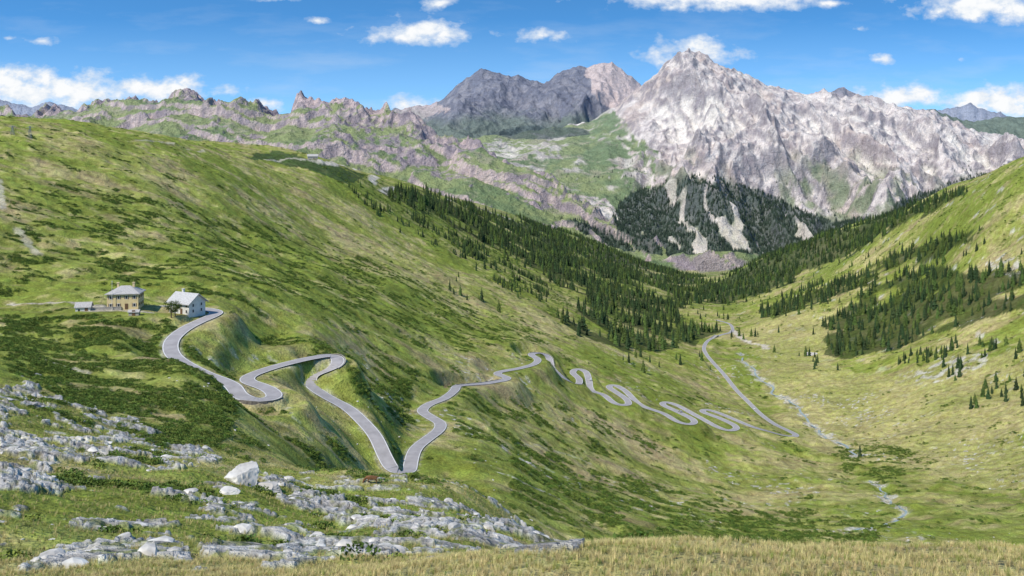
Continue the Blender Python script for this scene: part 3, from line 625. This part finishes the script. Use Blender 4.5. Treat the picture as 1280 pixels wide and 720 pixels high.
def house(name,p,rot,L,Wd,Hw,Hr,wall,roof,floors,cols,scols,hip=False,chim=2,shut=False,ov=.7):
    e=bpy.data.objects.new(name,None); scn.collection.objects.link(e); e.location=p; e.rotation_euler=(0,0,rot)
    bm=bmesh.new(); hx,hy=L/2,Wd/2
    vs=[bm.verts.new(c) for c in [(-hx,-hy,-3),(hx,-hy,-3),(hx,hy,-3),(-hx,hy,-3),(-hx,-hy,Hw),(hx,-hy,Hw),(hx,hy,Hw),(-hx,hy,Hw)]]
    for f in ((0,1,5,4),(1,2,6,5),(2,3,7,6),(3,0,4,7)): bm.faces.new([vs[i] for i in f])
    if not hip:
        for sx in (-1,1):
            a=bm.verts.new((sx*hx,0,Hw+Hr)); i=(5,6) if sx>0 else (7,4); bm.faces.new([vs[i[0]],vs[i[1]],a])
    child('walls',bm,wall,e)
    bm=bmesh.new(); ox,oy=hx+ov,hy+ov; z0=Hw-Hr*ov/hy+.1; rx=max(.6,hx-hy*.95) if hip else ox; z1=Hw+Hr+.1; th=.28
    def prism(z_):
        return [bm.verts.new(c) for c in [(-ox,-oy,z0+z_),(ox,-oy,z0+z_),(ox,oy,z0+z_),(-ox,oy,z0+z_),(-rx,0,z1+z_),(rx,0,z1+z_)]]
    A_=prism(0);B_=prism(th)
    for q,fl in ((A_,1),(B_,0)):
        bm.faces.new([q[0],q[1],q[5],q[4]]); bm.faces.new([q[2],q[3],q[4],q[5]])
        if hip: bm.faces.new([q[1],q[2],q[5]]); bm.faces.new([q[3],q[0],q[4]])
    ed=[(0,1),(2,3)]+([(1,2),(3,0)] if hip else [(1,5),(5,2),(3,4),(4,0)])
    for i,j in ed: bm.faces.new([A_[i],A_[j],B_[j],B_[i]])
    bmesh.ops.recalc_face_normals(bm,faces=bm.faces); child('roof',bm,roof,e)
    g=bmesh.new(); f=bmesh.new(); s=bmesh.new(); fh=Hw/floors
    for fl in range(floors):
        zc=fh*fl+fh*.52
        for face in range(4):
            nco=cols if face%2==0 else scols; ln=L if face%2==0 else Wd; off=hy if face%2==0 else hx
            for c in range(nco):
                if fl==0 and face==0 and c==nco//2: continue
                a=-ln/2+ln*(c+.5)/nco; R=Matrix.Rotation(face*math.pi/2,4,'Z')
                for bmx,w_,h_,t_,da in ((f,1.1,1.5,.06,0),(g,.75,1.15,.10,0)):
                    m_=R@Matrix.Translation((a+da,-off-t_/2+.02,zc))@Matrix.Diagonal((w_,t_,h_,1)); bmesh.ops.create_cube(bmx,size=1,matrix=m_)
                if shut:
                    for sg in (-1,1):
                        m_=R@Matrix.Translation((a+sg*.73,-off-.04,zc))@Matrix.Diagonal((.26,.09,1.3,1)); bmesh.ops.create_cube(s,size=1,matrix=m_)
    child('window_frames',f,frame,e); child('windows',g,glass,e); 
    if shut: child('shutters',s,wood,e)
    else: s.free()
    bm=bmesh.new(); a=-L/2+L*(cols//2+.5)/cols; box(bm,a,-hy-.05,1.1,1.2,.14,2.2); child('door',bm,wood,e)
    if chim:
        bm=bmesh.new()
        for k in range(chim): cx=-hx*.5+k*hx; box(bm,cx,.6,Hw+Hr+.3,.8,.8,2.2); box(bm,cx,.6,Hw+Hr+1.5,1.1,1.1,.2)
        child('chimney',bm,wall,e)
    return e
def base(u,v,d): return Vector(PX(u,v,d))
house('customs_house',base(157,384,362),math.radians(9),12,9,6.2,2.3,yel,dkroof,2,4,3,hip=True,shut=True,chim=2)
house('stone_house',base(234,390,364),math.radians(-28),11.5,8.5,4.6,3.1,whitew,slate,2,4,2,chim=1,ov=1.0)
house('shed',base(105,391,355),math.radians(12),5.5,4,2.5,1.5,whitew,dkroof,1,2,1,chim=0,ov=.4)
house('hut',base(168,394,350),math.radians(8),3.8,2.4,1.3,.6,greyst,dkroof,1,1,1,chim=0,ov=.3)
house('mountain_barn',base(391,199,1350),math.radians(10),15,8,4.5,3,greyst,dkroof,1,4,2,chim=0)
house('farmhouse',base(1015,447,1250),math.radians(-20),13,8,4,3,greyst,dkroof,2,4,2,chim=1)
bm=bmesh.new(); p=base(130,388,356); box(bm,0,0,.0,13,.5,2.4); box(bm,0,0,1.26,13.2,.7,.12)
me=bpy.data.meshes.new('terrace_wall'); bm.to_mesh(me); bm.free(); me.materials.append(greyst); o=put(bpy.data.objects.new('terrace_wall',me)); o.location=p; o.rotation_euler=(0,0,.2)
def mast(name,p,h,r=.09):
    bm=bmesh.new(); bmesh.ops.create_cone(bm,segments=10,radius1=r,radius2=r*.5,depth=h+1,cap_ends=True,matrix=Matrix.Translation((0,0,h/2-.5))); bmesh.ops.create_icosphere(bm,subdivisions=2,radius=r*1.6,matrix=Matrix.Translation((0,0,h)))
    me=bpy.data.meshes.new(name); bm.to_mesh(me); bm.free(); me.materials.append(frame); o=put(bpy.data.objects.new(name,me)); o.location=p; return o
fp=base(140,386,356); mast('flagpole',fp,11,.12)
galv=simple('galvanised_steel',(.25,.26,.27),.1,2,.5,metal=.3)
def pylon(p,h):
    bm=bmesh.new(); w=1.4
    def bar(a,b_,r=.09):
        a=Vector(a);b_=Vector(b_);d=b_-a; q=d.to_track_quat('Z','Y').to_matrix().to_4x4(); bmesh.ops.create_cone(bm,segments=5,radius1=r,radius2=r,depth=d.length,cap_ends=True,matrix=Matrix.Translation((a+b_)/2)@q)
    for sx,sy in ((-1,-1),(1,-1),(1,1),(-1,1)): bar((sx*w,sy*w,-1),(sx*.3,sy*.3,h),.13)
    for k in range(6):
        z=h*k/6; z2=h*(k+1)/6; f=lambda q:w+(.3-w)*q/h
        for (ax,ay),(bx,by) in (((-1,-1),(1,-1)),((1,-1),(1,1)),((1,1),(-1,1)),((-1,1),(-1,-1))): bar((ax*f(z),ay*f(z),z),(bx*f(z2),by*f(z2),z2))
    bar((-3,0,h*.9),(3,0,h*.9),.15); bar((-2,0,h),(2,0,h),.15)
    me=bpy.data.meshes.new('lift_pylon'); bm.to_mesh(me); bm.free(); me.materials.append(galv); o=put(bpy.data.objects.new('lift_pylon',me)); o.location=p
for x,y,h_ in ((-405,745,12),(-418,742,8)): pylon((x,y,float(Hf(x,y)[0])),h_)

bm=bmesh.new(); Lb=46
prof=[(-Lb/2,0),(Lb/2,0),(Lb/2,-6)]; arch=[]
for k in range(3):
    c=Lb/2-8-15*k
    arch+=[(c+6*math.cos(a),-6+4.6*math.sin(a)) for a in np.linspace(0,math.pi,9)]
prof+=arch+[(-Lb/2,-6)]
fr=[bm.verts.new((x,-3.2,z)) for x,z in prof]; bk=[bm.verts.new((x,3.2,z)) for x,z in prof]
bm.faces.new(fr); bm.faces.new(bk[::-1])
for i in range(len(prof)): j=(i+1)%len(prof); bm.faces.new([fr[i],bk[i],bk[j],fr[j]])
box(bm,0,-3,.45,Lb,.4,.9); box(bm,0,3,.45,Lb,.4,.9)
me=bpy.data.meshes.new('stone_bridge'); bm.to_mesh(me); bm.free(); me.materials.append(simple('bridge_stone',(.36,.34,.31),.25,1.2,.9)); o=put(bpy.data.objects.new('stone_bridge',me)); k=near_idx(893,421,1430); o.location=road[k]+np.array([0,0,-.05]); o.rotation_euler=(0,0,math.atan2(tan[k][1],tan[k][0]))

def broadleaf(name,h,seed):
    r=random.Random(seed); e=bpy.data.objects.new(name,None); scn.collection.objects.link(e)
    bm=bmesh.new(); 
    def limb(a,b_,r1,r2):
        d=b_-a; q=d.to_track_quat('Z','Y').to_matrix().to_4x4(); bmesh.ops.create_cone(bm,segments=7,radius1=r1,radius2=r2,depth=d.length,cap_ends=True,matrix=Matrix.Translation((a+b_)/2)@q)
    limb(Vector((0,0,-.4)),Vector((.1,0,h*.75)),h*.035,h*.012); tips=[]
    for i in range(9):
        a=i*2.4; z=h*r.uniform(.25,.6); t=Vector((math.cos(a)*h*.28,math.sin(a)*h*.28,z+h*r.uniform(.1,.3))); limb(Vector((.05,0,z)),t,h*.015,h*.005); tips.append(t)
    tips.append(Vector((.1,0,h*.85))); child('trunk',bm,bark,e)
    vs=[];fs=[]
    for t in tips:
        for i in range(130):
            c=t+Vector((r.gauss(0,1),r.gauss(0,1),r.gauss(0,.8)))*h*.085; s=h*r.uniform(.018,.035); nn=Vector((r.gauss(0,1),r.gauss(0,1),r.gauss(0,1))).normalized(); a_=nn.orthogonal().normalized()*s; b2=nn.cross(a_)*.6
            k=len(vs); vs+=[c+a_,c+b2,c-a_,c-b2]; fs.append((k,k+1,k+2,k+3))
    me=pyd('foliage',vs,fs,[leafm]); o=bpy.data.objects.new('foliage',me); scn.collection.objects.link(o); o.parent=e; return e
for u,v,d,h_ in ((214,404,352,7),(219,401,354,5.5)):
    x,y,_=PX(u,v,d); t=broadleaf('rowan_tree',h_,u); t.location=(x,y,float(Hf(x,y)[0]))
for u,v,y0,y1,h_ in ((1075,572,500,900,11),(770,372,800,2000,14)):
    p=surface_point(u,v,y0,y1); o=conifer('spruce_tree',77+u,needle); put(o); o.location=p; o.scale=(h_,)*3

def car(p,rot,rgb):
    e=bpy.data.objects.new('car',None); scn.collection.objects.link(e); e.location=p; e.rotation_euler=(0,0,rot)
    pm=simple('car_paint',rgb,.02,1,.3,spec=.5); 
    prof=[(-2.1,.35),(-2.15,.75),(-2.0,.95),(-1.75,1.38),(-1.2,1.5),(.1,1.48),(.85,1.0),(1.9,.85),(2.1,.6),(2.1,.35)]
    bm=bmesh.new(); a=[];b2=[]
    for x,z in prof:
        w=.86 if z<1.1 else .68
        a.append(bm.verts.new((x,-w,z))); b2.append(bm.verts.new((x,w,z)))
    bm.faces.new(a); bm.faces.new(b2[::-1])
    for i in range(len(prof)): j=(i+1)%len(prof); bm.faces.new([a[i],b2[i],b2[j],a[j]])
    bmesh.ops.recalc_face_normals(bm,faces=bm.faces); child('body',bm,pm,e)
    bm=bmesh.new()
    for sg in (-1,1):
        q=[bm.verts.new((x,sg*(.89 if z<1.2 else .735),z)) for x,z in ((-1.6,1.02),(.6,1.02),(.05,1.4),(-1.3,1.4))]; bm.faces.new(q)
    q=[bm.verts.new(c) for c in ((.84,-.7,1.05),(.84,.7,1.05),(.16,.62,1.47),(.16,-.62,1.47))]; bm.faces.new(q)
    q=[bm.verts.new(c) for c in ((-1.99,-.7,1.0),(-1.99,.7,1.0),(-1.79,.62,1.36),(-1.79,-.62,1.36))]; bm.faces.new(q)
    child('windows',bm,glass,e)
    bm=bmesh.new()
    for x in (-1.3,1.3):
        for sy in (-.82,.82): bmesh.ops.create_cone(bm,segments=14,radius1=.33,radius2=.33,depth=.24,cap_ends=True,matrix=Matrix.Translation((x,sy,.33))@Matrix.Rotation(math.pi/2,4,'X'))
    child('wheels',bm,simple('tyre_rubber',(.03,.03,.03),.1,2),e)
for (u,v,d),rgb,sd in (((734,475,732),(.65,.65,.65),1),((846,515,745),(.3,.3,.32),-1),((942,510,960),(.62,.62,.62),1)):
    k=near_idx(u,v,d); p=road[k]+nrm[k]*1.4*sd; car((p[0],p[1],p[2]+.01),math.atan2(tan[k][1],tan[k][0])+(0 if sd<0 else math.pi),rgb)

hide=simple('brown_cow_hide',(.17,.085,.04),.25,2,.85)
def cow(p,rot,graze,s=1.0):
    V_=[];E=[];R=[]
    def add(co,r,par=None):
        V_.append(co); R.append(r); 
        if par is not None: E.append((par,len(V_)-1))
        return len(V_)-1
    pel=add((-.75,0,1.12),(.30,.34)); bel=add((-.2,0,1.0),(.36,.40),pel); ch=add((.45,0,1.02),(.33,.42),bel); wi=add((.75,0,1.15),(.2,.3),ch)
    if graze: nk=add((1.15,0,.85),(.13,.19),wi); hd=add((1.4,0,.48),(.13,.15),nk); mz=add((1.52,0,.16),(.08,.09),hd)
    else: nk=add((1.1,0,1.38),(.13,.18),wi); hd=add((1.4,0,1.5),(.13,.15),nk); mz=add((1.72,0,1.33),(.085,.09),hd)
    for sy in (-1,1):
        a=add((.62,sy*.2,.82),(.14,.14),ch); k=add((.6,sy*.2,.45),(.075,.075),a); f=add((.63,sy*.2,.22),(.05,.05),k); add((.66,sy*.2,.03),(.07,.06),f)
        a=add((-.72,sy*.2,.85),(.18,.16),pel); k=add((-.62,sy*.22,.65),(.12,.11),a); f=add((-.88,sy*.2,.42),(.06,.06),k); g_=add((-.84,sy*.2,.15),(.045,.045),f); add((-.80,sy*.2,.03),(.07,.06),g_)
        hx,hz=V_[hd][0],V_[hd][2]; add((hx-.05,sy*.27,hz+.06),(.05,.03),hd); add((hx-.02,sy*.16,hz+.24),(.025,.025),hd)
    t=add((-1.08,0,1.12),(.05,.05),pel); t=add((-1.16,0,.75),(.03,.03),t); add((-1.15,0,.42),(.05,.05),t)
    ud=add((-.5,0,.72),(.16,.16),pel)
    me=bpy.data.meshes.new('cow'); me.from_pydata(V_,E,[]); me.materials.append(hide); o=put(bpy.data.objects.new('cow',me))
    md=o.modifiers.new('skin','SKIN')
    for i,r in enumerate(R): me.skin_vertices[0].data[i].radius=r
    me.skin_vertices[0].data[0].use_root=True
    sb=o.modifiers.new('sub','SUBSURF'); sb.levels=1; sb.render_levels=2
    o.location=p; o.rotation_euler=(0,0,rot); o.scale=(s,)*3
cow((cowp[0],cowp[1],cowp[2]+.02),math.pi+.2,True,1.0)

# ------------------------------------------------------------------ light, world
el=math.radians(49); az=Vector((-.70,-.71)).normalized(); D=Vector((az.x*math.cos(el),az.y*math.cos(el),math.sin(el)))
sl=bpy.data.lights.new('sun','SUN'); sl.energy=5.0; sl.angle=math.radians(.5); sl.color=(1,.94,.83); so=put(bpy.data.objects.new('sun',sl)); so.rotation_euler=D.to_track_quat('Z','Y').to_euler(); so.location=(0,0,500)
wd=bpy.data.worlds.new('World'); scn.world=wd; wd.use_nodes=True; nt=wd.node_tree; N=nt.nodes; Lk=nt.links
bg=N['Background']; bg.inputs['Strength'].default_value=.13
tc=N.new('ShaderNodeTexCoord'); sx=N.new('ShaderNodeSeparateXYZ'); Lk.new(tc.outputs['Generated'],sx.inputs[0])
zz=mth('ADD',mth('MULTIPLY',sx.outputs['Z'],2.6),.07); cx=N.new('ShaderNodeCombineXYZ'); Lk.new(sx.outputs['X'],cx.inputs['X']); Lk.new(sx.outputs['Y'],cx.inputs['Y']); Lk.new(zz,cx.inputs['Z'])
vn=N.new('ShaderNodeVectorMath'); vn.operation='NORMALIZE'; Lk.new(cx.outputs[0],vn.inputs[0])
sky=N.new('ShaderNodeTexSky'); sky.sky_type='NISHITA'; sky.sun_disc=False; sky.sun_elevation=el; sky.sun_rotation=math.atan2(D.x,D.y); sky.altitude=1800; sky.air_density=1.0; sky.dust_density=.3; sky.ozone_density=1.5
Lk.new(vn.outputs[0],sky.inputs['Vector'])
tint=N.new('ShaderNodeMix'); tint.data_type='RGBA'; tint.blend_type='MULTIPLY'; tint.inputs['Factor'].default_value=1; Lk.new(sky.outputs[0],tint.inputs['A']); tint.inputs['B'].default_value=(.64,1.40,1.76,1)
yy=mth('MAXIMUM',sx.outputs['Y'],.05); px=mth('DIVIDE',sx.outputs['X'],yy); py=mth('DIVIDE',sx.outputs['Z'],yy)
pc=N.new('ShaderNodeCombineXYZ'); Lk.new(px,pc.inputs[0]); Lk.new(py,pc.inputs[1])
def cnoise(scale,sy,det,off=0):
    mp=N.new('ShaderNodeMapping'); mp.inputs['Scale'].default_value=(1,sy,1); mp.inputs['Location'].default_value=(off,off,0); Lk.new(pc.outputs[0],mp.inputs['Vector'])
    q=N.new('ShaderNodeTexNoise'); q.inputs['Scale'].default_value=scale; q.inputs['Detail'].default_value=det; q.inputs['Roughness'].default_value=.58; Lk.new(mp.outputs[0],q.inputs['Vector']); return q.outputs['Fac']
n_e=cnoise(34,1.5,6); n_w=cnoise(7,4.5,6,3)
clouds=[(526,40,78,20,1.05),(548,6,30,15,.9),(395,26,24,8,.8),(50,51,30,9,.85),(12,48,14,6,.7),(60,114,150,26,1.15),(10,100,80,24,1.1),(195,112,90,20,1.1),(345,-4,60,9,.8),(680,44,44,15,.9),(868,66,70,24,1),(905,66,22,14,.7),(900,-2,160,17,1.15),(1235,8,110,22,1.15),(1100,74,28,9,.85),(1200,74,16,7,.6),(1130,122,90,18,1.1),(1250,128,90,24,1.15),(1040,4,50,10,.85),(515,132,56,16,.9),(330,130,50,12,.8),(1075,36,18,7,.6)]
acc=None
for u,v,ru,rv,st_ in clouds:
    mp=N.new('ShaderNodeMapping'); mp.vector_type='TEXTURE'; mp.inputs['Location'].default_value=((u-640)/F,(HV-v)/F,0); mp.inputs['Scale'].default_value=(ru/F,rv/F,1); Lk.new(pc.outputs[0],mp.inputs['Vector'])
    ln=N.new('ShaderNodeVectorMath'); ln.operation='LENGTH'; Lk.new(mp.outputs[0],ln.inputs[0])
    k=mth('SUBTRACT',1.0,ln.outputs['Value']); k=mth('ADD',mth('MAXIMUM',k,-1.0),st_-1.0)
    acc=k if acc is None else mth('MAXIMUM',acc,k)
den=mth('ADD',acc,mth('MULTIPLY',mth('SUBTRACT',n_e,.5),2.4))
cm_=mrange(den,.10,.80,0,1)
cw=mth('MULTIPLY',mrange(n_w,.5,.8,0,.45),mrange(py,.0,.16,1,.4)); hz=mrange(py,.02,.15,.45,.0); cmx=mth('MAXIMUM',cm_,cw)
hzm=N.new('ShaderNodeMix'); hzm.data_type='RGBA'; Lk.new(hz,hzm.inputs['Factor']); Lk.new(tint.outputs['Result'],hzm.inputs['A']); hzm.inputs['B'].default_value=(3.8,5.6,7.1,1)
mxn=N.new('ShaderNodeMix'); mxn.data_type='RGBA'; Lk.new(cmx,mxn.inputs['Factor']); Lk.new(hzm.outputs['Result'],mxn.inputs['A'])
cc=N.new('ShaderNodeMix'); cc.data_type='RGBA'; Lk.new(mrange(mth('ADD',den,mth('MULTIPLY',mth('SUBTRACT',cnoise(60,1.2,4,1),.5),1.8)),.2,1.0,0,1),cc.inputs['Factor']); cc.inputs['A'].default_value=(5.0,5.8,6.8,1); cc.inputs['B'].default_value=(7.5,7.6,7.7,1)
Lk.new(cc.outputs['Result'],mxn.inputs['B']); Lk.new(mxn.outputs['Result'],bg.inputs['Color'])

cd=bpy.data.cameras.new('camera'); cd.sensor_width=36; cd.lens=36*F/1280; cd.shift_y=-(360-HV)/1280; cd.clip_start=.5; cd.clip_end=40000
co=put(bpy.data.objects.new('camera',cd)); co.location=(0,0,0); co.rotation_euler=(math.pi/2,0,0); scn.camera=co
scn.view_settings.view_transform='Standard'; scn.view_settings.look='None'; scn.view_settings.exposure=0
print('done',time.time()-T0)
